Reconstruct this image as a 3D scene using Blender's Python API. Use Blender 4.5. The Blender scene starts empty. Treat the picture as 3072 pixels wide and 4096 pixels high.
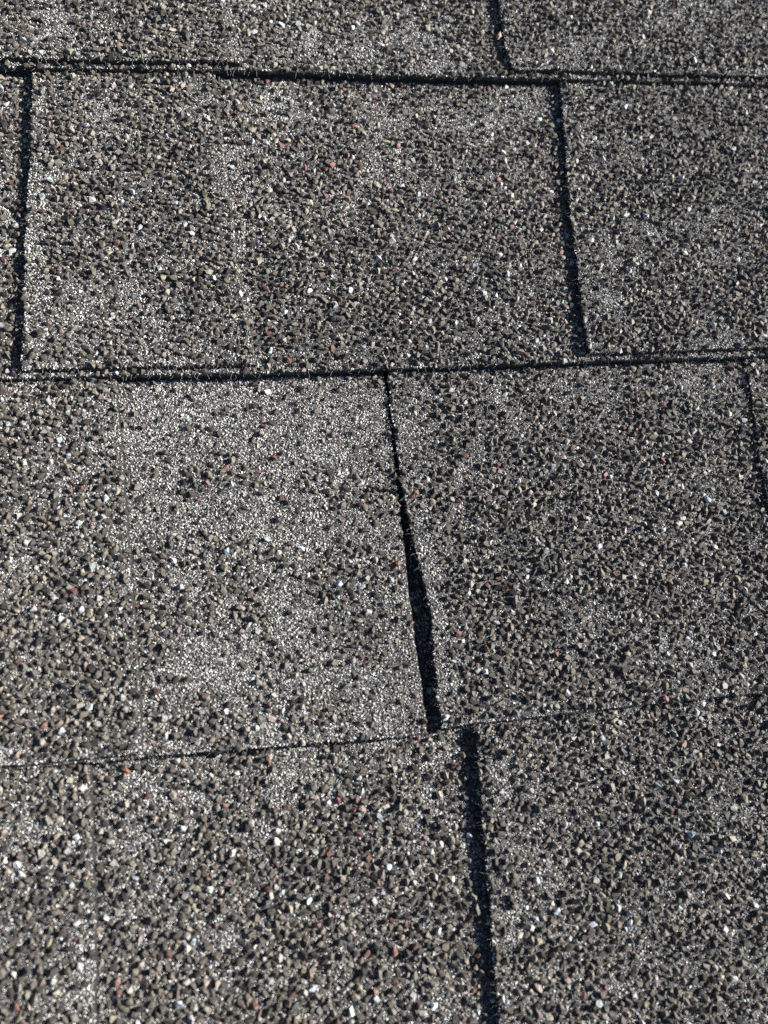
import bpy, bmesh, math
import numpy as np
from mathutils import Matrix, Vector

MM = 0.001
PITCH = math.radians(22)
scene = bpy.context.scene

# ------------------------------------------------------------------ camera
ROOF = Matrix.Rotation(PITCH, 4, 'X')            # roof frame: u along the courses, v up the slope, n out of the roof
CAM_R = Matrix(((0.98763, 0.060336, -0.144714), (-0.092401, 0.969658, -0.226332), (0.126667, 0.236904, 0.963240)))
CAM_P = Vector((-43.41, -128.11, 288.95)) * MM
cam_d = bpy.data.cameras.new('camera')
cam = bpy.data.objects.new('camera', cam_d)
scene.collection.objects.link(cam)
cam.matrix_world = ROOF @ (Matrix.Translation(CAM_P) @ CAM_R.to_4x4())
cam_d.sensor_fit = 'VERTICAL'
cam_d.sensor_height = 34.6
cam_d.sensor_width = 25.95
cam_d.lens = 26.0
cam_d.clip_start = 0.01
cam_d.clip_end = 2000
cam_d.dof.use_dof = True
cam_d.dof.focus_distance = 0.318
cam_d.dof.aperture_fstop = 6.8
scene.camera = cam

# ------------------------------------------------------------------ sky, sun, exposure
SUN_EL, SUN_AZ = math.radians(25.5), math.radians(7)   # measured in the roof's own frame
s_loc = Vector((math.cos(SUN_EL) * math.cos(SUN_AZ), math.cos(SUN_EL) * math.sin(SUN_AZ), math.sin(SUN_EL)))
s_w = (ROOF.to_3x3() @ s_loc).normalized()
world = bpy.data.worlds.new('World')
scene.world = world
world.use_nodes = True
nt = world.node_tree
nt.nodes.clear()
sky = nt.nodes.new('ShaderNodeTexSky')
sky.sky_type = 'NISHITA'
sky.sun_disc = False
sky.altitude = 1500
sky.air_density = 0.4
sky.dust_density = 0.1
sky.ozone_density = 0.5
sky.sun_elevation = math.asin(s_w.z)
sky.sun_rotation = math.atan2(s_w.x, s_w.y)
bg = nt.nodes.new('ShaderNodeBackground')
bg.inputs['Strength'].default_value = 0.05
wo = nt.nodes.new('ShaderNodeOutputWorld')
nt.links.new(sky.outputs[0], bg.inputs[0])
nt.links.new(bg.outputs[0], wo.inputs[0])
sun_d = bpy.data.lights.new('sun', 'SUN')
sun_d.energy = 5.0
sun_d.angle = math.radians(0.5)
sun_d.color = (1.0, 0.96, 0.90)
sun = bpy.data.objects.new('sun', sun_d)
scene.collection.objects.link(sun)
sun.rotation_mode = 'QUATERNION'
sun.rotation_quaternion = s_w.to_track_quat('Z', 'Y')
scene.view_settings.view_transform = 'Standard'
scene.view_settings.look = 'None'
scene.view_settings.exposure = 0.95
scene.view_settings.gamma = 1.0
scene.view_settings.use_curve_mapping = False
scene.cycles.use_denoising = False
scene.cycles.max_bounces = 4
scene.cycles.diffuse_bounces = 2
scene.render.filter_size = 1.2

rng = np.random.default_rng(11)

# ------------------------------------------------------------------ numeric helpers
def vnoise(u, v, wl, seed):
    """smooth value noise, -1..1, wavelength wl (mm)"""
    r = np.random.default_rng(seed)
    T = r.uniform(-1, 1, (128, 128))
    ca, sa = math.cos(0.6 + seed), math.sin(0.6 + seed)          # turned, so no grain follows the courses
    u = np.asarray(u, float); v = np.asarray(v, float)
    x = (u * ca - v * sa) / wl + 51.3
    y = (u * sa + v * ca) / wl + 47.7
    xi = np.floor(x).astype(int); yi = np.floor(y).astype(int)
    fx = x - xi; fy = y - yi
    fx = fx * fx * (3 - 2 * fx); fy = fy * fy * (3 - 2 * fy)
    a = T[xi % 128, yi % 128]; b = T[(xi + 1) % 128, yi % 128]
    c = T[xi % 128, (yi + 1) % 128]; d = T[(xi + 1) % 128, (yi + 1) % 128]
    return (a * (1 - fx) + b * fx) * (1 - fy) + (c * (1 - fx) + d * fx) * fy

def wobble(u, v):
    return 0.40 * vnoise(u, v, 55, 1) + 0.16 * vnoise(u, v, 17, 2)

def curve(pts, axis, jit=0.3, seed=5):
    """edge line through points (u, v): axis 1 gives u as a function of v, axis 0 gives v as a function of u"""
    p = np.array(sorted(pts, key=lambda q: q[axis]))
    X, Y = p[:, axis], p[:, 1 - axis]
    def f(x):
        x = np.asarray(x, float)
        y = np.interp(x, X, Y)
        y = y + 1.3 * jit * vnoise(x, x * 0 + seed * 7.0, 4.2, seed) + 0.5 * jit * vnoise(x, x * 0 + seed * 3.0, 1.7, seed + 50)
        return y
    return f

E_ = 143.0
TB, TT = 2.3, 2.5
STEP = TB + TT

# ------------------------------------------------------------------ materials
def new_mat(name):
    m = bpy.data.materials.new(name); m.use_nodes = True
    n = m.node_tree; n.nodes.clear()
    out = n.nodes.new('ShaderNodeOutputMaterial')
    b = n.nodes.new('ShaderNodeBsdfPrincipled')
    n.links.new(b.outputs[0], out.inputs[0])
    return m, n, b

def ramp(n, fac, stops):
    r = n.nodes.new('ShaderNodeValToRGB')
    cr = r.color_ramp
    while len(cr.elements) < len(stops): cr.elements.new(0.5)
    for e, (p, c) in zip(cr.elements, stops):
        e.position = p; e.color = (*c, 1)
    n.links.new(fac, r.inputs[0])
    return r.outputs[0]

def asphalt_mat(name, dark, light, amount, grains=False):
    """weathered asphalt: dark binder peppered with pale mineral dust, finely pitted"""
    m, n, b = new_mat(name)
    tc = n.nodes.new('ShaderNodeTexCoord')
    vo = n.nodes.new('ShaderNodeTexVoronoi'); vo.inputs['Scale'].default_value = 2300
    n.links.new(tc.outputs['Object'], vo.inputs['Vector'])
    sep = n.nodes.new('ShaderNodeSeparateColor'); n.links.new(vo.outputs['Color'], sep.inputs[0])
    no = n.nodes.new('ShaderNodeTexNoise'); no.inputs['Scale'].default_value = 260; no.inputs['Detail'].default_value = 4
    n.links.new(tc.outputs['Object'], no.inputs['Vector'])
    add = n.nodes.new('ShaderNodeMath'); add.operation = 'MULTIPLY_ADD'
    n.links.new(no.outputs[0], add.inputs[0]); add.inputs[1].default_value = 0.9
    n.links.new(sep.outputs[0], add.inputs[2])
    mul = n.nodes.new('ShaderNodeMath'); mul.operation = 'MULTIPLY'; mul.inputs[1].default_value = 0.55
    n.links.new(add.outputs[0], mul.inputs[0])
    col = ramp(n, mul.outputs[0], [(0.0, dark), (1 - amount, tuple(0.5 * (a + c) for a, c in zip(dark, light))), (1.0, light)])
    n.links.new(col, b.inputs['Base Color'])
    b.inputs['Roughness'].default_value = 0.85
    bp = n.nodes.new('ShaderNodeBump'); bp.inputs['Strength'].default_value = 0.9; bp.inputs['Distance'].default_value = 0.0004
    bp.invert = True
    hs = vo.outputs['Distance']
    if grains:
        v2 = n.nodes.new('ShaderNodeTexVoronoi'); v2.inputs['Scale'].default_value = 520
        n.links.new(tc.outputs['Object'], v2.inputs['Vector'])
        hs = v2.outputs['Distance']; bp.inputs['Distance'].default_value = 0.0012
    n.links.new(hs, bp.inputs['Height'])
    n.links.new(bp.outputs[0], b.inputs['Normal'])
    return m

M_TOP = asphalt_mat('weathered_asphalt', (0.015, 0.015, 0.0145), (0.26, 0.255, 0.25), 0.4)
M_RIM = asphalt_mat('dusty_asphalt_rim', (0.02, 0.02, 0.019), (0.22, 0.215, 0.205), 0.4)
M_CUT = asphalt_mat('cut_asphalt_edge', (0.012, 0.012, 0.012), (0.06, 0.058, 0.055), 0.3)
M_FELT = asphalt_mat('roofing_felt', (0.015, 0.015, 0.015), (0.06, 0.06, 0.06), 0.3)
M_FAR = asphalt_mat('distant_granules', (0.05, 0.046, 0.04), (0.3, 0.28, 0.25), 0.5, True)

def stone_mat(name, use_object):
    m, n, b = new_mat(name)
    if use_object:
        src = n.nodes.new('ShaderNodeObjectInfo').outputs['Color']
    else:
        a = n.nodes.new('ShaderNodeVertexColor'); a.layer_name = 'tint'; src = a.outputs['Color']
    g = n.nodes.new('ShaderNodeNewGeometry')
    no = n.nodes.new('ShaderNodeTexNoise'); no.inputs['Scale'].default_value = 1500; no.inputs['Detail'].default_value = 3
    n.links.new(g.outputs['Position'], no.inputs['Vector'])
    mo = ramp(n, no.outputs[0], [(0.3, (0.55, 0.55, 0.55)), (0.5, (1, 1, 1)), (0.72, (1.5, 1.5, 1.5))])
    mx = n.nodes.new('ShaderNodeMix'); mx.data_type = 'RGBA'; mx.blend_type = 'MULTIPLY'
    mx.inputs[0].default_value = 1.0
    n.links.new(src, mx.inputs[6]); n.links.new(mo, mx.inputs[7])
    n.links.new(mx.outputs[2], b.inputs['Base Color'])
    b.inputs['Roughness'].default_value = 0.62
    b.inputs['Specular IOR Level'].default_value = 0.45
    bp = n.nodes.new('ShaderNodeBump'); bp.inputs['Strength'].default_value = 0.5; bp.inputs['Distance'].default_value = 0.0002
    n.links.new(no.outputs[0], bp.inputs['Height']); n.links.new(bp.outputs[0], b.inputs['Normal'])
    return m

M_STONE = stone_mat('mineral_granules', False)
M_STONE1 = stone_mat('mineral_granule', True)
M_FIBRE, _n, _b = new_mat('glass_fibre')
_b.inputs['Base Color'].default_value = (0.45, 0.45, 0.43, 1); _b.inputs['Roughness'].default_value = 0.4

# ------------------------------------------------------------------ mesh helpers
def raw_mesh(name, V, F, mats, tint=None, mat_idx=None):
    """V (n,3) in mm, F (m,k) all faces with k corners"""
    me = bpy.data.meshes.new(name)
    V = np.ascontiguousarray(V, np.float32) * np.float32(MM); F = np.ascontiguousarray(F, np.int32)
    nf, k = F.shape
    me.vertices.add(len(V)); me.vertices.foreach_set('co', V.ravel())
    me.loops.add(nf * k); me.loops.foreach_set('vertex_index', F.ravel())
    me.polygons.add(nf); me.polygons.foreach_set('loop_start', np.arange(0, nf * k, k, dtype=np.int32))
    me.polygons.foreach_set('loop_total', np.full(nf, k, np.int32))
    if mat_idx is not None: me.polygons.foreach_set('material_index', np.ascontiguousarray(mat_idx, np.int32))
    for m in mats: me.materials.append(m)
    if tint is not None:
        at = me.color_attributes.new('tint', 'FLOAT_COLOR', 'POINT')
        at.data.foreach_set('color', np.ascontiguousarray(np.c_[tint, np.ones(len(tint))], np.float32).ravel())
    me.update(calc_edges=True); me.validate(); me.shade_flat()
    return me

def link(name, me, parent):
    o = bpy.data.objects.new(name, me); scene.collection.objects.link(o)
    o.parent = parent
    return o

# ------------------------------------------------------------------ the roof (setting): deck and felt that carry the shingles
def deck_mesh():
    bm = bmesh.new()
    bmesh.ops.create_grid(bm, x_segments=24, y_segments=20, size=0.5)
    for v in bm.verts:
        v.co.x *= 1.5; v.co.y *= 1.1; v.co.y += -0.02
        v.co.z = -0.0125 + 0.0004 * math.sin(v.co.x * 40) * math.cos(v.co.y * 33)
    g = bmesh.ops.extrude_face_region(bm, geom=bm.faces[:])
    for e in g['geom']:
        if isinstance(e, bmesh.types.BMVert): e.co.z -= 0.015
    bmesh.ops.recalc_face_normals(bm, faces=bm.faces[:])
    me = bpy.data.meshes.new('roof'); bm.to_mesh(me); bm.free(); me.materials.append(M_FELT)
    return me
roof = link('roof', deck_mesh(), None)
roof.matrix_world = ROOF
roof['kind'] = 'thing'
roof['label'] = 'weathered grey asphalt shingle roof lit by low sun'
roof['category'] = 'roof'

# ------------------------------------------------------------------ shingle plies
U_NODES = np.r_[np.linspace(-560, -215, 14), np.arange(-210, 285, 3.0), np.linspace(290, 600, 14)]
class Ply: pass
PLIES = []                                   # drawn order: later entries lie higher

def make_ply(course, uL, uR, vb, height, lift, thick, red=0.02, pale=1.0, tone=1.0):
    p = Ply()
    p.course, p.uL, p.uR, p.vb, p.red, p.pale, p.tone = course, uL, uR, vb, red, pale, tone
    vn = (2 - course) * E_                     # nominal butt line of course 1..4
    p.vn, p.top = vn, vn + height
    def z(u, v):
        return -STEP * (v - vn) / E_ + lift(u, v) + wobble(u, v)
    p.z = z
    p.thick = thick
    return p

def ply_mesh(p, name):
    tv = np.r_[0, 0.5, 1.4, np.arange(3.5, p.top - p.vn + 0.1, 3.2)]
    vrow = p.vn + tv
    mid = float(np.mean([p.vn, p.top]))
    l0, r0 = float(p.uL(mid)), float(p.uR(mid))
    un = U_NODES[(U_NODES > l0 + 3) & (U_NODES < r0 - 3)]
    un = np.r_[l0, l0 + 0.5, l0 + 1.4, un, r0 - 1.4, r0 - 0.5, r0]
    s = (un - l0) / (r0 - l0)
    L = p.uL(vrow)[:, None]; R = p.uR(vrow)[:, None]
    u = L + (R - L) * s[None]
    fade = np.clip(1 - tv / 30, 0, 1)[:, None]
    v = vrow[:, None] + (p.vb(u) - p.vn) * fade
    z = p.z(u, v)
    z = z.copy()
    z[0] -= 0.45; z[:, 0] -= 0.45; z[:, -1] -= 0.45
    zb = p.z(u, v) - p.thick
    nr, nc = u.shape
    top = np.stack([u, v, z], -1).reshape(-1, 3); bot = np.stack([u, v, zb], -1).reshape(-1, 3)
    V = np.r_[top, bot]; n = nr * nc
    I = np.arange(n).reshape(nr, nc)
    a, b, c, d = I[:-1, :-1].ravel(), I[:-1, 1:].ravel(), I[1:, 1:].ravel(), I[1:, :-1].ravel()
    F = [np.c_[a, b, c, d], np.c_[a, d, c, b] + n]
    rim = np.zeros((nr - 1, nc - 1)); rim[0] = 1; rim[1] = 2; rim[:, 0] = 1; rim[:, -1] = 1; rim[:, -2] = 2
    mi = [rim.ravel(), np.ones(len(a))]
    def side(e):
        q = np.c_[e[:-1], e[:-1] + n, e[1:] + n, e[1:]]
        F.append(q); mi.append(np.ones(len(q)))
    side(I[0]); side(I[:, -1]); side(I[-1, ::-1]); side(I[::-1, 0])
    return raw_mesh(name, V, np.concatenate(F), [M_TOP, M_CUT, M_RIM], mat_idx=np.concatenate(mi))

flat = lambda k: (lambda u, v: 0 * u + k)
FAR_L, FAR_R = curve([(-520, -400), (-520, 400)], 1, 0.3, 3), curve([(560, -400), (560, 400)], 1, 0.3, 4)
def straight(v, seed, tilt=0.0): return curve([(-600, v - tilt), (700, v + tilt)], 0, 0.3, seed)

SH = []
def shingle(course, uL, uR, vb, lift, tabs, label=None, red=0.02, pale=1.0, tone=1.0, height=196):
    """one laminated shingle: a backing ply, and tabs glued on top of it"""
    base = make_ply(course, uL, uR, vb, height, lift, TB, red, pale, tone)
    o = link('shingle', ply_mesh(base, 'shingle'), roof)
    if label: o['label'] = label
    base.obj = o; PLIES.append(base)
    for t in tabs:
        tk = t.get('thick', TT)
        lf = (lambda u, v, tk=tk, cu=t.get('curl'): lift(u, v) + tk + (cu(u, v) if cu else 0))
        p = make_ply(course, t['L'], t['R'], t['vb'], min(height, 158), lf, tk + 0.25, t.get('red', red), t.get('pale', pale), t.get('tone', tone))
        q = link('tab', ply_mesh(p, 'tab'), o)
        p.obj = o; PLIES.append(p)
    SH.append(o)
    return o

# the lowest course first, each next one lapping over it
vb4 = straight(-286, 21)
shingle(4, FAR_L, FAR_R, vb4, flat(0), height=290, tabs=[
    dict(L=curve([(-230, -400), (-232, 0)], 1, .3, 31), R=curve([(-109.0, -300), (-109.0, -211.8), (-108.9, -191.8), (-109.8, -170.3), (-110.5, -148.7), (-111.5, -120)], 1, .3, 32), vb=straight(-284.0, 33), red=0.05),
    dict(L=curve([(20.5, -290), (22.4, -237.2), (23.0, -219.4), (23.7, -204.7), (24.8, -185.9), (26.0, -162.4), (27.0, -144.4), (28, -110)], 1, .35, 34), R=curve([(262, -290), (256, -100)], 1, .3, 35), vb=straight(-284.0, 36), thick=2.8, red=0.015, tone=0.95),
], red=0.05, pale=1.3)

vb3 = curve([(-600, -142.6), (-139.7, -142.6), (-92.5, -142.6), (-50, -143.8), (-8.7, -144.6), (8, -144.6)], 0, .3, 41)
shingle(3, FAR_L, curve([(8.3, -150), (8.3, -138), (7.8, -118.7), (7.3, -104), (7.0, -87), (7.0, -40), (6.6, 0), (6.4, 60)], 1, .25, 42), vb3, flat(0), [
    dict(L=curve([(-246, -150), (-243, 60)], 1, .3, 43), R=curve([(-92.0, -144), (-93.3, -114.0), (-94.5, -90.9), (-96.4, -58.9), (-98.5, -28.6), (-99.8, -5.0), (-101, 20)], 1, .35, 44), vb=curve([(-600, -141.0), (0, -141.2)], 0, .3, 45), red=0.035, pale=0.9),
], red=0.03, pale=1.25, label='shingle worn almost bare of coarse granules under the lap above')
vb3b = curve([(7, -143.2), (26.9, -142.8), (124.7, -142.3), (600, -142.3)], 0, .3, 46)
liftB = lambda u, v: 0.75 + 0.75 * np.clip(-v / 143.0, 0, 1.2) + 0.5 * np.exp(-np.clip(u - 8, 0, 50) / 9) * np.clip(-v / 143.0, 0.2, 1)
shingle(3, curve([(13.0, -146), (13.2, -140.3), (13.4, -119.2), (14.2, -104.0), (12.1, -84.0), (9.7, -65.5), (8.6, -55.5), (8.0, -38.7), (7.5, -25.4), (7.2, -13.1), (7.3, 0), (7.6, 60)], 1, .3, 47), FAR_R, vb3b, liftB, [
    dict(L=curve([(156, -150), (160, -90), (163.0, -54.9), (164.4, -34.4), (165.7, -23.5), (167.1, -9.2), (167.3, -1.3), (168, 20)], 1, .35, 48), R=curve([(330, -150), (328, 60)], 1, .3, 49), vb=curve([(100, -141.3), (600, -141.3)], 0, .3, 50), thick=1.3, tone=0.95),
], red=0.025, tone=0.93, label='shingle standing slightly proud beside the open joint')

vb2 = curve([(-600, 0.6), (-132.4, 0.7), (-45.5, -0.2), (5.5, -0.3), (89.1, 0.1), (177.0, -0.3), (600, -0.3)], 0, .3, 51)
shingle(2, FAR_L, FAR_R, vb2, flat(0), [
    dict(L=curve([(-134.2, -2), (-133.8, 27.4), (-134.1, 53.2), (-133.1, 117.8), (-132.8, 138.4), (-132.6, 160)], 1, .35, 52), R=curve([(-46.0, -2), (-46.3, 9.9), (-49.3, 35.6), (-51.0, 51.5), (-52.1, 76.0), (-54.1, 107.5), (-56.0, 140.4), (-57, 160)], 1, .35, 53), vb=curve([(-200, 3.2), (-133.4, 3.2), (-90.8, 2.8), (-45, 2.2)], 0, .3, 54), red=0.012, pale=0.85),
    dict(L=curve([(93.0, -2), (93.1, 12), (93.4, 21.7), (94.9, 43.8), (95.3, 49.5), (96.8, 79.1), (99.9, 109.3), (103.1, 137.7), (105, 160)], 1, .5, 55), R=curve([(292, -2), (286, 160)], 1, .3, 56), vb=curve([(60, 2.6), (92.8, 2.6), (175.8, 2.4), (600, 2.4)], 0, .3, 57), red=0.008, tone=0.9),
], red=0.055, pale=1.3)

vb1 = curve([(-600, 142.4), (-145.2, 142.4), (-57.0, 143.6), (18.9, 143.1), (79.9, 143.4), (209.1, 142.7), (600, 142.5)], 0, .3, 61)
shingle(1, FAR_L, FAR_R, vb1, flat(0), [
    dict(L=curve([(-262, 140), (-258, 400)], 1, .3, 62), R=curve([(-44.0, 140), (-44.7, 147.6), (-48.2, 179.8), (-52, 230), (-55, 330)], 1, .35, 63), vb=curve([(-600, 144.9), (-144.4, 144.9), (-58.7, 145.7), (-40, 145.3)], 0, .3, 64), red=0.004, pale=0.8),
    dict(L=curve([(79.2, 140), (78.6, 144.8), (77.1, 158.9), (77.3, 177.3), (78.1, 185.3), (81, 240), (84, 330)], 1, .45, 65), R=curve([(300, 140), (296, 330)], 1, .3, 66), vb=curve([(60, 145.6), (79.3, 145.6), (207.6, 145.0), (600, 145)], 0, .3, 67), red=0.004, tone=0.9),
], red=0.006, pale=1.05)

# ------------------------------------------------------------------ granules: where, how big, what colour
BARE = [(-126.7, 154.9, 15.1, 10.7, 0.5), (-99.7, 169.2, 9.8, 7.4, 0.35), (-46.9, 166.3, 3.7, 17.6, 0.7), (-7.5, 152.6, 14.7, 8.8, 0.4), (25.1, 161.2, 19.5, 12.8, 0.4), (34.7, 148.8, 13.0, 5.1, 0.4), (83.3, 150.2, 9.0, 5.2, 0.5), (177.8, 180.1, 22.3, 11.2, 0.3), (-107.6, 26.9, 13.2, 8.0, 0.6), (-127.5, 23.4, 5.2, 13.8, 0.5), (-118.9, 35.2, 10.5, 6.1, 0.35), (-130.5, 64.2, 3.2, 58.7, 0.5), (-75.6, 50.9, 7.4, 5.3, 0.35), (-99.2, 57.6, 7.2, 5.3, 0.3), (-48.6, 50.5, 3.0, 44.8, 0.55), (-52.1, 96.9, 2.7, 27.3, 0.5), (-91.2, 4.6, 42.1, 2.0, 0.6), (23.9, 126.2, 46.5, 9.8, 0.5), (-25.6, 128.8, 14.2, 9.6, 0.5), (82.9, 131.0, 13.4, 8.8, 0.6), (21.5, 102.1, 16.6, 9.5, 0.25), (-26.7, 50.2, 9.6, 8.6, 0.2), (150.3, 64.2, 9.0, 5.9, 0.4), (174.1, 68.8, 9.2, 7.2, 0.4), (134.8, 103.0, 9.1, 6.2, 0.3), (111.6, 85.8, 2.7, 81.8, 0.4), (137.8, 34.1, 19.7, 6.8, 0.3), (143.1, 5.0, 34.5, 2.2, 0.5), (-47.4, -14.7, 50.4, 14.5, 0.85), (-17.3, -27.7, 23.8, 11.6, 0.55), (-86.9, -35.5, 7.7, 22.1, 0.45), (-58.2, -53.7, 15.6, 8.2, 0.4), (-23.8, -65.0, 12.4, 9.1, 0.45), (-72.5, -113.2, 14.7, 8.2, 0.6), (-46.6, -123.8, 18.2, 6.5, 0.6), (-2.9, -129.4, 10.3, 9.9, 0.6), (-89.2, -134.2, 4.7, 7.8, 0.5), (-36.3, -94.3, 15.4, 6.9, 0.4), (-49.2, -79.4, 10.3, 7.0, 0.3), (-42.7, -140.4, 45.9, 1.9, 0.5), (153.0, -10.6, 12.9, 10.7, 0.6), (134.2, -18.4, 12.7, 8.4, 0.4), (97.2, -14.7, 18.4, 7.3, 0.35), (13.2, -21.3, 3.8, 19.8, 0.8), (14.3, -56.2, 3.3, 22.5, 0.75), (17.3, -96.7, 3.2, 26.4, 0.8), (16.5, -127.9, 4.4, 15.1, 0.6), (36.2, -38.2, 9.5, 11.7, 0.25), (45.1, -73.2, 11.2, 7.4, 0.25), (30.7, -142.6, 15.8, 2.0, 0.5), (-92.7, -150.9, 13.9, 7.6, 0.55), (-73.7, -146.7, 9.5, 4.6, 0.5), (-40.0, -150.2, 11.4, 4.7, 0.5), (-102.1, -166.3, 6.0, 8.8, 0.35), (-89.0, -191.1, 9.0, 5.7, 0.35), (-73.0, -207.3, 9.0, 7.0, 0.35), (-53.9, -165.7, 9.5, 6.1, 0.25), (-124.6, -162.3, 7.4, 4.4, 0.35), (-117.1, -176.2, 5.9, 3.6, 0.3), (-112.1, -204.9, 2.0, 17.8, 0.6), (38.8, -187.0, 7.7, 6.1, 0.5), (49.5, -197.6, 8.5, 6.1, 0.5), (80.8, -219.8, 10.4, 7.4, 0.45), (33.0, -165.8, 3.1, 17.4, 0.5), (31.3, -204.5, 3.3, 17.8, 0.4), (69.2, -184.2, 10.6, 6.3, 0.3), (124.6, -183.9, 7.4, 9.7, 0.3), (-26.0, -220.5, 7.8, 5.6, 0.35), (-131.4, -83.5, 4.7, 10.0, 0.2), (-120.5, -35.6, 6.6, 5.4, 0.3)]

GRIMY = [(1.4, 15.7, 61.6, 18.7, 0.8), (54.9, 49.1, 41.3, 26.8, 0.4), (151.4, 105.7, 39.5, 37.7, 0.45), (68.1, -72.8, 49.8, 48.7, 0.4), (-14.3, -101.2, 15.6, 12.1, 0.7), (-0.2, -119.6, 6.9, 10.1, 0.6), (-42.5, -188.1, 26.8, 16.1, 0.4), (100.2, -164.6, 47.8, 19.7, 0.45), (-86.0, 81.1, 27.9, 28.5, 0.4), (-88.1, 162.3, 25.6, 12.3, 0.3), (-58.7, 13.4, 14.6, 10.1, 0.5), (-117.2, -94.6, 17.4, 26.4, 0.3), (48.3, 154.3, 13.2, 7.7, 0.3), (123.7, 16.5, 25.7, 13.2, 0.4), (73.8, -209.8, 26.0, 18.0, 0.25), (-130.2, -184.6, 11.6, 16.9, 0.3), (21.2, -118.0, 16.0, 11.9, 0.3)]
def soiled(u, v):
    b = np.zeros_like(u)
    for x, y, rx, ry, s in GRIMY:
        b = np.maximum(b, s * np.exp(-(((u - x) / rx) ** 2 + ((v - y) / ry) ** 2)))
    return b * (1 + 0.6 * vnoise(u, v, 9, 91))

# area in the roof's plane that the photograph shows, with a margin round it
QUAD = np.array([(-146, 177), (220, 193), (120, -255), (-138, -219)], float)
def in_area(u, v, m):
    ok = np.ones(len(u), bool)
    q = QUAD
    for i in range(4):
        a, b = q[i], q[(i + 1) % 4]
        d = b - a; n = np.array([d[1], -d[0]]) / np.hypot(*d)        # inward for this winding
        ok &= ((u - a[0]) * n[0] + (v - a[1]) * n[1]) > -m
    return ok

def bareness(u, v):
    b = np.zeros_like(u)
    for x, y, rx, ry, s in BARE:
        d = ((u - x) / rx) ** 2 + ((v - y) / ry) ** 2
        b = np.maximum(b, 1.0 * s * np.exp(-d * 0.6))
    b = b + np.where((u > -97) & (u < 7) & (v < -1) & (v > -143), 0.26, 0.0)       # the worn shingle
    n = 0.6 * vnoise(u, v, 14, 71) + 0.4 * vnoise(u, v, 5.5, 72)
    n = n + 0.35 * vnoise(u, v, 2.6, 73)
    b = b * (1 + 0.5 * n) + 0.34 * n + 0.06
    b = np.where(n > 0.42, b + 0.22, b)
    return np.clip(b, 0, 0.72)

def locate(u, v, m, lipk=1.0):
    """index of the ply that is uppermost at (u, v), -1 where its edge is nearer than m"""
    idx = np.full(len(u), -1)
    for i, p in enumerate(PLIES):
        L, R, B = p.uL(v), p.uR(v), p.vb(u)
        fringe = (u > L - m) & (u < R + m) & (v > B - m) & (v < p.top)
        lip = m + lipk * (1.0 if p.course == 3 else 0.25) * (0.75 + 0.5 * vnoise(u, v, 4, 95))
        inside = (u > L + m) & (u < R - m - 0.25) & (v > B + lip) & (v < p.top)
        idx = np.where(fringe, -1, idx)
        idx = np.where(inside, i, idx)
    return idx

U0, V0, CELL = -230.0, -320.0, 0.25
GW, GH = int(540 / CELL), int(600 / CELL)
occ = bytearray(GW * GH)
_disc = {}
def disc(r):
    k = max(0, int(round(r / CELL * 2)))
    if k not in _disc:
        rr = k / 2; n = int(rr) + 1
        yy, xx = np.mgrid[-n:n + 1, -n:n + 1]
        w = xx ** 2 + yy ** 2 <= rr * rr + 0.1
        _disc[k] = [int(y) * GW + int(x) for y, x in zip(yy[w], xx[w])]
    return _disc[k]

def scatter(N, rlo, rhi, margin, keep_fn, shrink, power=1.0, lipk=1.0):
    u = rng.uniform(U0 + 20, U0 + 520, N); v = rng.uniform(V0 + 10, V0 + 585, N)
    k = in_area(u, v, margin); u, v = u[k], v[k]
    keep = rng.uniform(0, 1, len(u)) < keep_fn(u, v)
    u, v = u[keep], v[keep]
    r = rlo + (rhi - rlo) * rng.uniform(0, 1, len(u)) ** power
    o = np.argsort(-r); u, v, r = u[o], v[o], r[o]
    pi = np.full(len(u), -1)
    for lo in range(0, len(u), 40000):
        sl = slice(lo, lo + 40000)
        pi[sl] = locate(u[sl], v[sl], 0.25 * float(r[sl].mean()), lipk)
    k = pi >= 0
    u, v, r, pi = u[k], v[k], r[k], pi[k]
    ci = (((v - V0) / CELL).astype(int) * GW + ((u - U0) / CELL).astype(int)).tolist()
    acc = np.zeros(len(u), bool)
    for i, (c, rad) in enumerate(zip(ci, r.tolist())):
        if occ[c]: continue
        h = int(rad * shrink * 0.72 / CELL); g = int(rad * shrink / CELL)
        if occ[c + g] or occ[c - g] or occ[c + g * GW] or occ[c - g * GW] or occ[c + h + h * GW] or occ[c - h + h * GW] or occ[c + h - h * GW] or occ[c - h - h * GW]: continue
        for d in disc(rad * shrink): occ[c + d] = 1
        acc[i] = True
    return u[acc], v[acc], r[acc], pi[acc]

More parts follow.
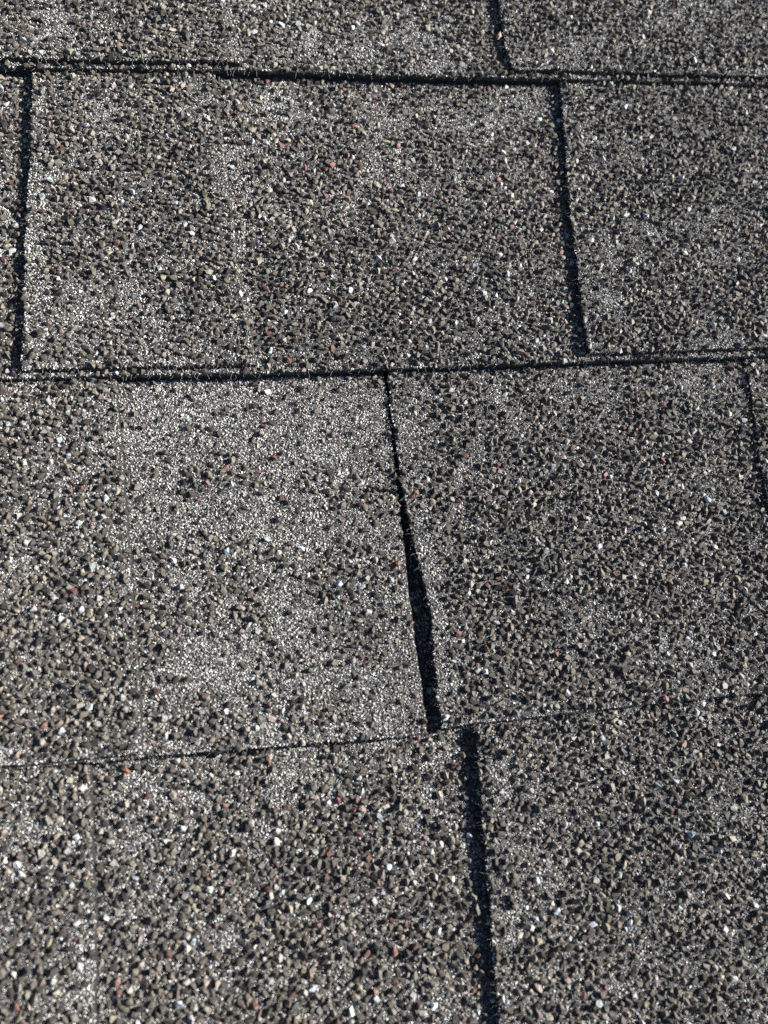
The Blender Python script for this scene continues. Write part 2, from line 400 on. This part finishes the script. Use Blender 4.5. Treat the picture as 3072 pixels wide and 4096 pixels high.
def prototypes(n, count, seed):
    """angular crushed-stone shapes with n corners, 2n-4 facets"""
    r = np.random.default_rng(seed); Vs, Fs = [], []
    while len(Vs) < count:
        p = r.normal(size=(n, 3)); p /= np.linalg.norm(p, axis=1)[:, None]
        for _ in range(14):                            # push the corners apart a little
            d = p[:, None] - p[None]; q = (d ** 2).sum(-1) + np.eye(n)
            p = p + 0.015 * (d / q[..., None] ** 1.5).sum(1); p /= np.linalg.norm(p, axis=1)[:, None]
        p = p + 0.16 * r.normal(size=p.shape); p /= np.linalg.norm(p, axis=1)[:, None]
        bm = bmesh.new()
        for c in p: bm.verts.new(c)
        bmesh.ops.convex_hull(bm, input=bm.verts[:])
        bmesh.ops.triangulate(bm, faces=bm.faces[:]); bm.verts.index_update()
        bm.normal_update()
        f = []
        for t in bm.faces:
            i = [x.index for x in t.verts]
            if t.normal.dot(t.calc_center_median()) < 0: i.reverse()
            f.append(i)
        co = np.array([x.co[:] for x in bm.verts]); bm.free()
        if len(co) != n or len(f) != 2 * n - 4: continue
        Vs.append(co * r.uniform(0.8, 1.12, (n, 1))); Fs.append(f)
    return np.array(Vs), np.array(Fs)

def crumbs(count, seed):
    """tiny five-sided crumbs, open where they sink into the asphalt"""
    r = np.random.default_rng(seed); Vs = []
    for _ in range(count):
        a = np.sort(r.uniform(0, 0.7, 5) + np.arange(5) * 2 * np.pi / 5)
        rr = r.uniform(0.75, 1.15, 5)
        ring = np.c_[np.cos(a) * rr, np.sin(a) * rr, r.uniform(-0.9, -0.2, 5)]
        Vs.append(np.r_[ring, [[r.uniform(-.35, .35), r.uniform(-.35, .35), r.uniform(0.55, 0.95)]]])
    F = np.array([[i, (i + 1) % 5, 5] for i in range(5)])
    return np.array(Vs), np.repeat(F[None], count, 0)

PAL = np.array([(0.122, 0.106, 0.087), (0.055, 0.052, 0.049), (0.25, 0.22, 0.175), (0.42, 0.405, 0.37), (0.53, 0.57, 0.58), (0.165, 0.085, 0.068)])
VAR = np.array([0.38, 0.28, 0.25, 0.2, 0.15, 0.28])
def tints(u, v, pi, w0):
    n = len(u)
    red = np.array([p.red for p in PLIES])[pi]; pale = np.array([p.pale for p in PLIES])[pi]; tone = np.array([p.tone for p in PLIES])[pi]
    red = red * np.clip(0.55 + 0.9 * vnoise(u, v, 22, 81), 0.15, 2) * np.where((pi == BASE2) & (v > 70), 1.5, 1)
    W = np.repeat(np.array(w0)[None], n, 0).astype(float)
    W[:, 3] *= pale; W[:, 4] *= pale; W[:, 5] = red
    grime = 0.6 * vnoise(u, v, 30, 82) + 0.4 * vnoise(u, v, 11, 83) + 2.2 * soiled(u, v)             # grimy and cleaner zones
    W[:, 1] *= np.clip(1 + 0.9 * grime, 0.2, 3)
    W /= W.sum(1, keepdims=True)
    k = (rng.uniform(0, 1, n)[:, None] > np.cumsum(W, 1)).sum(1).clip(0, 5)
    c = PAL[k] * np.exp(VAR[k] * rng.normal(size=n))[:, None] * (1 + 0.03 * rng.normal(size=(n, 3)))
    return np.clip(c * (tone * np.clip(1 - 0.10 * grime, 0.75, 1.2))[:, None], 0.015, 0.85), k
def place(P, u, v, z, sx, sy, sz, tilt):
    """instances of corner sets P (n,k,3): scale, tilt, spin, move"""
    n = len(u)
    X = P * np.stack([sx, sy, sz], -1)[:, None, :]
    a = rng.uniform(0, 2 * np.pi, n); t = rng.normal(0, tilt, n); b = rng.uniform(0, 2 * np.pi, n)
    def spin(X, a):
        c, s = np.cos(a)[:, None], np.sin(a)[:, None]
        return np.stack([X[..., 0] * c - X[..., 1] * s, X[..., 0] * s + X[..., 1] * c, X[..., 2]], -1)
    X = spin(X, a)
    c, s = np.cos(t)[:, None], np.sin(t)[:, None]
    X = np.stack([X[..., 0], X[..., 1] * c - X[..., 2] * s, X[..., 1] * s + X[..., 2] * c], -1)
    X = spin(X, b)
    return X + np.stack([u, v, z], -1)[:, None, :]

def surf_z(u, v, pi):
    z = np.zeros(len(u))
    for i, p in enumerate(PLIES):
        k = pi == i
        if k.any(): z[k] = p.z(u[k], v[k])
    return z

BASE2 = [i for i, p in enumerate(PLIES) if p.course == 2][0]
parts = {i: [] for i in range(len(PLIES))}
def add_set(X, F, pi, tint):
    for i in range(len(PLIES)):
        k = pi == i
        if k.any(): parts[i].append((X[k], F[k], tint[k]))

P10, F10 = prototypes(9, 64, 5)
P7, F7 = prototypes(7, 48, 6)
PC, FC = crumbs(48, 7)

# coarse granules
uL_, vL_, rL_, pL_ = scatter(300000, 0.72, 1.62, 38, lambda u, v: (1 - bareness(u, v)) ** 2.6, 0.84, 1.3)
tL, kL = tints(uL_, vL_, pL_, (0.72, 0.12, 0.10, 0.04, 0.018, 0.02))
zL = surf_z(uL_, vL_, pL_)
sink = rng.normal(0.20, 0.20, len(uL_)).clip(-0.25, 0.65)      # some pressed in flush, some standing proud
# the 300 that show largest are single stones
depth = (CAM_P.z / MM) - zL
dist = np.sqrt((uL_ - CAM_P.x / MM) ** 2 + (vL_ - CAM_P.y / MM) ** 2 + depth ** 2)
show = np.where(in_area(uL_, vL_, -4), rL_ / dist * (1 + 0.25 * (kL >= 2)), 0)
big = np.argsort(-show)[:298]
rest = np.ones(len(uL_), bool); rest[big] = False
def shape_args(r, n):
    return r * rng.uniform(1.0, 1.42, n), r * rng.uniform(0.72, 1.02, n), r * rng.uniform(0.62, 0.98, n)
n = int(rest.sum()); pid = rng.integers(0, len(P10), n)
sx, sy, sz = shape_args(rL_[rest], n)
add_set(place(P10[pid], uL_[rest], vL_[rest], zL[rest] + sink[rest] * rL_[rest], sx, sy, sz, 0.45), F10[pid], pL_[rest], np.repeat(tL[rest][:, None], 9, 1))
n_large = len(uL_)

# middling granules between them
u, v, r, pi = scatter(420000, 0.34, 0.74, 26, lambda u, v: 1 - 0.75 * bareness(u, v), 0.82, 1.3)
t, _ = tints(u, v, pi, (0.42, 0.13, 0.12, 0.20, 0.10, 0.015))
pid = rng.integers(0, len(P7), len(u)); sx, sy, sz = shape_args(r, len(u))
add_set(place(P7[pid], u, v, surf_z(u, v, pi) + 0.22 * r, sx, sy, sz, 0.5), F7[pid], pi, np.repeat(t[:, None], 7, 1))
n_mid = len(u)

# fines, packed between the stones
n_fine = 0
for cnt, lo, hi, shr in ((800000, 0.24, 0.50, 0.80), (1300000, 0.14, 0.27, 0.62)):
    u, v, r, pi = scatter(cnt, lo, hi, 11, lambda u, v: (0.72 + 0.28 * bareness(u, v)) * np.clip(1 - 0.45 * soiled(u, v), 0.3, 1), shr, 1.0, 0.3)
    g = np.where(rng.uniform(0, 1, len(u)) < 0.27 + 0.35 * soiled(u, v), rng.uniform(0.04, 0.14, len(u)), np.exp(rng.normal(-0.28, 0.28, len(u)))).clip(0.04, 0.9)
    t = g[:, None] * np.array([1.0, 0.985, 0.955]) * (1 + 0.03 * rng.normal(size=(len(u), 3)))
    pid = rng.integers(0, len(PC), len(u))
    zz = surf_z(u, v, pi) + 0.12 * r + rng.uniform(0, 0.28, len(u)) * (0.5 + 0.7 * bareness(u, v))
    add_set(place(PC[pid], u, v, zz, r * 1.1, r, r * rng.uniform(0.8, 1.4, len(u)), 0.3), FC[pid], pi, np.repeat(t[:, None], 6, 1))
    n_fine += len(u)
print('granules', n_large, n_mid, n_fine, 'triangles', n_large * 14 + n_mid * 10 + n_fine * 5)

for i, p in enumerate(PLIES):
    V, F, T, off = [], [], [], 0
    for X, Fa, tt in parts[i]:
        nn, k = X.shape[:2]
        V.append(X.reshape(-1, 3)); T.append(tt.reshape(-1, 3))
        F.append((Fa + (off + np.arange(nn) * k)[:, None, None]).reshape(-1, 3)); off += nn * k
    if not V: continue
    o = link('granule_coating', raw_mesh('granule_coating', np.concatenate(V), np.concatenate(F), [M_STONE], tint=np.concatenate(T)), p.obj)
    o['kind'] = 'stuff'

# single granules, sharing a few shapes
stone_me = []
for q in range(24):
    V = P10[q] * np.array([1.08, 0.86, 0.78])
    stone_me.append(raw_mesh('granule', V, F10[q], [M_STONE1]))
def single(u, v, z, r, tint, parent, q, name='granule', squash=(1, 1, 1)):
    o = link(name, stone_me[q % 24], parent)
    o.location = (u * MM, v * MM, z * MM)
    o.rotation_euler = (rng.normal(0, .4), rng.normal(0, .4), rng.uniform(0, 6.28))
    o.scale = (r * squash[0], r * squash[1], r * squash[2])
    o.color = (*[float(c) for c in tint], 1)
    return o
for q, i in enumerate(big):
    single(uL_[i], vL_[i], zL[i] + (0.1 + sink[i]) * rL_[i], rL_[i], tL[i], PLIES[pL_[i]].obj, q)
# a large brick-red one at the lap, and a loose chip caught in a gap
single(-99.0, -146.6, float(PLIES[0].z(np.array(-99.0), np.array(-146.6))) + 0.5, 1.15, (0.30, 0.095, 0.06), SH[0], 3, squash=(1.7, 0.9, 1.0))
chip = single(75.6, 165.0, float(PLIES[-3].z(np.array(75.6), np.array(165.0))) + 2.2, 1.5, (0.55, 0.42, 0.27), None, 5, 'stone_chip', (0.8, 1.5, 0.8))
chip.rotation_euler = (0.3, 0.1, -0.35)
chip.matrix_world = ROOF @ chip.matrix_basis
chip['label'] = 'small loose tan stone chip caught in the dark gap of the topmost course'
chip['category'] = 'stone chip'

# ------------------------------------------------------------------ glass fibres fraying from the cut edges
def fibres(p, spots, name):
    V, F = [], []
    for (u, v, z, ang) in spots:
        L = rng.uniform(0.8, 2.6); w = 0.035
        a = ang + rng.normal(0, 0.5); el = rng.normal(0.1, 0.3)
        pts = []
        for k in range(4):
            s = k / 3
            pts.append(np.array([u + L * s * math.cos(a), v + L * s * math.sin(a), z + L * s * math.sin(el) - 0.25 * L * s * s]))
            a += rng.normal(0, 0.25)
        side = np.array([-math.sin(a), math.cos(a), 0]) * w
        up = np.array([0, 0, w])
        b = len(V)
        for q in pts: V += [q - side, q + side, q + up]
        for k in range(3):
            for j in range(3):
                x, y = b + 3 * k + j, b + 3 * k + (j + 1) % 3
                F.append([x, y, y + 3, x + 3])
    o = link('fibre_fringe', raw_mesh('fibre_fringe', np.array(V), np.array(F), [M_FIBRE]), p.obj)
    o['kind'] = 'stuff'
for p in PLIES:
    if p.course == 4 and p is PLIES[0]: continue
    sp = []
    for v in np.arange(p.vn + 2, min(p.vn + E_, 195), 0.9):
        u = float(p.uL(v))
        if -150 < u < 200: sp.append((u + 0.1, v, float(p.z(np.array(u), np.array(v))) - 0.3, math.pi))
    lo, hi = max(-150, float(p.uL(p.vn + 1))), min(210, float(p.uR(p.vn + 1)))
    for u in np.arange(lo, hi, 1.6):
        v = float(p.vb(u))
        if v > -200: sp.append((u, v + 0.1, float(p.z(np.array(u), np.array(v))) - 0.3, -math.pi / 2))
    sp = [q for q in sp if rng.uniform() < 0.5]
    if sp: fibres(p, sp, 'fibre_fringe')
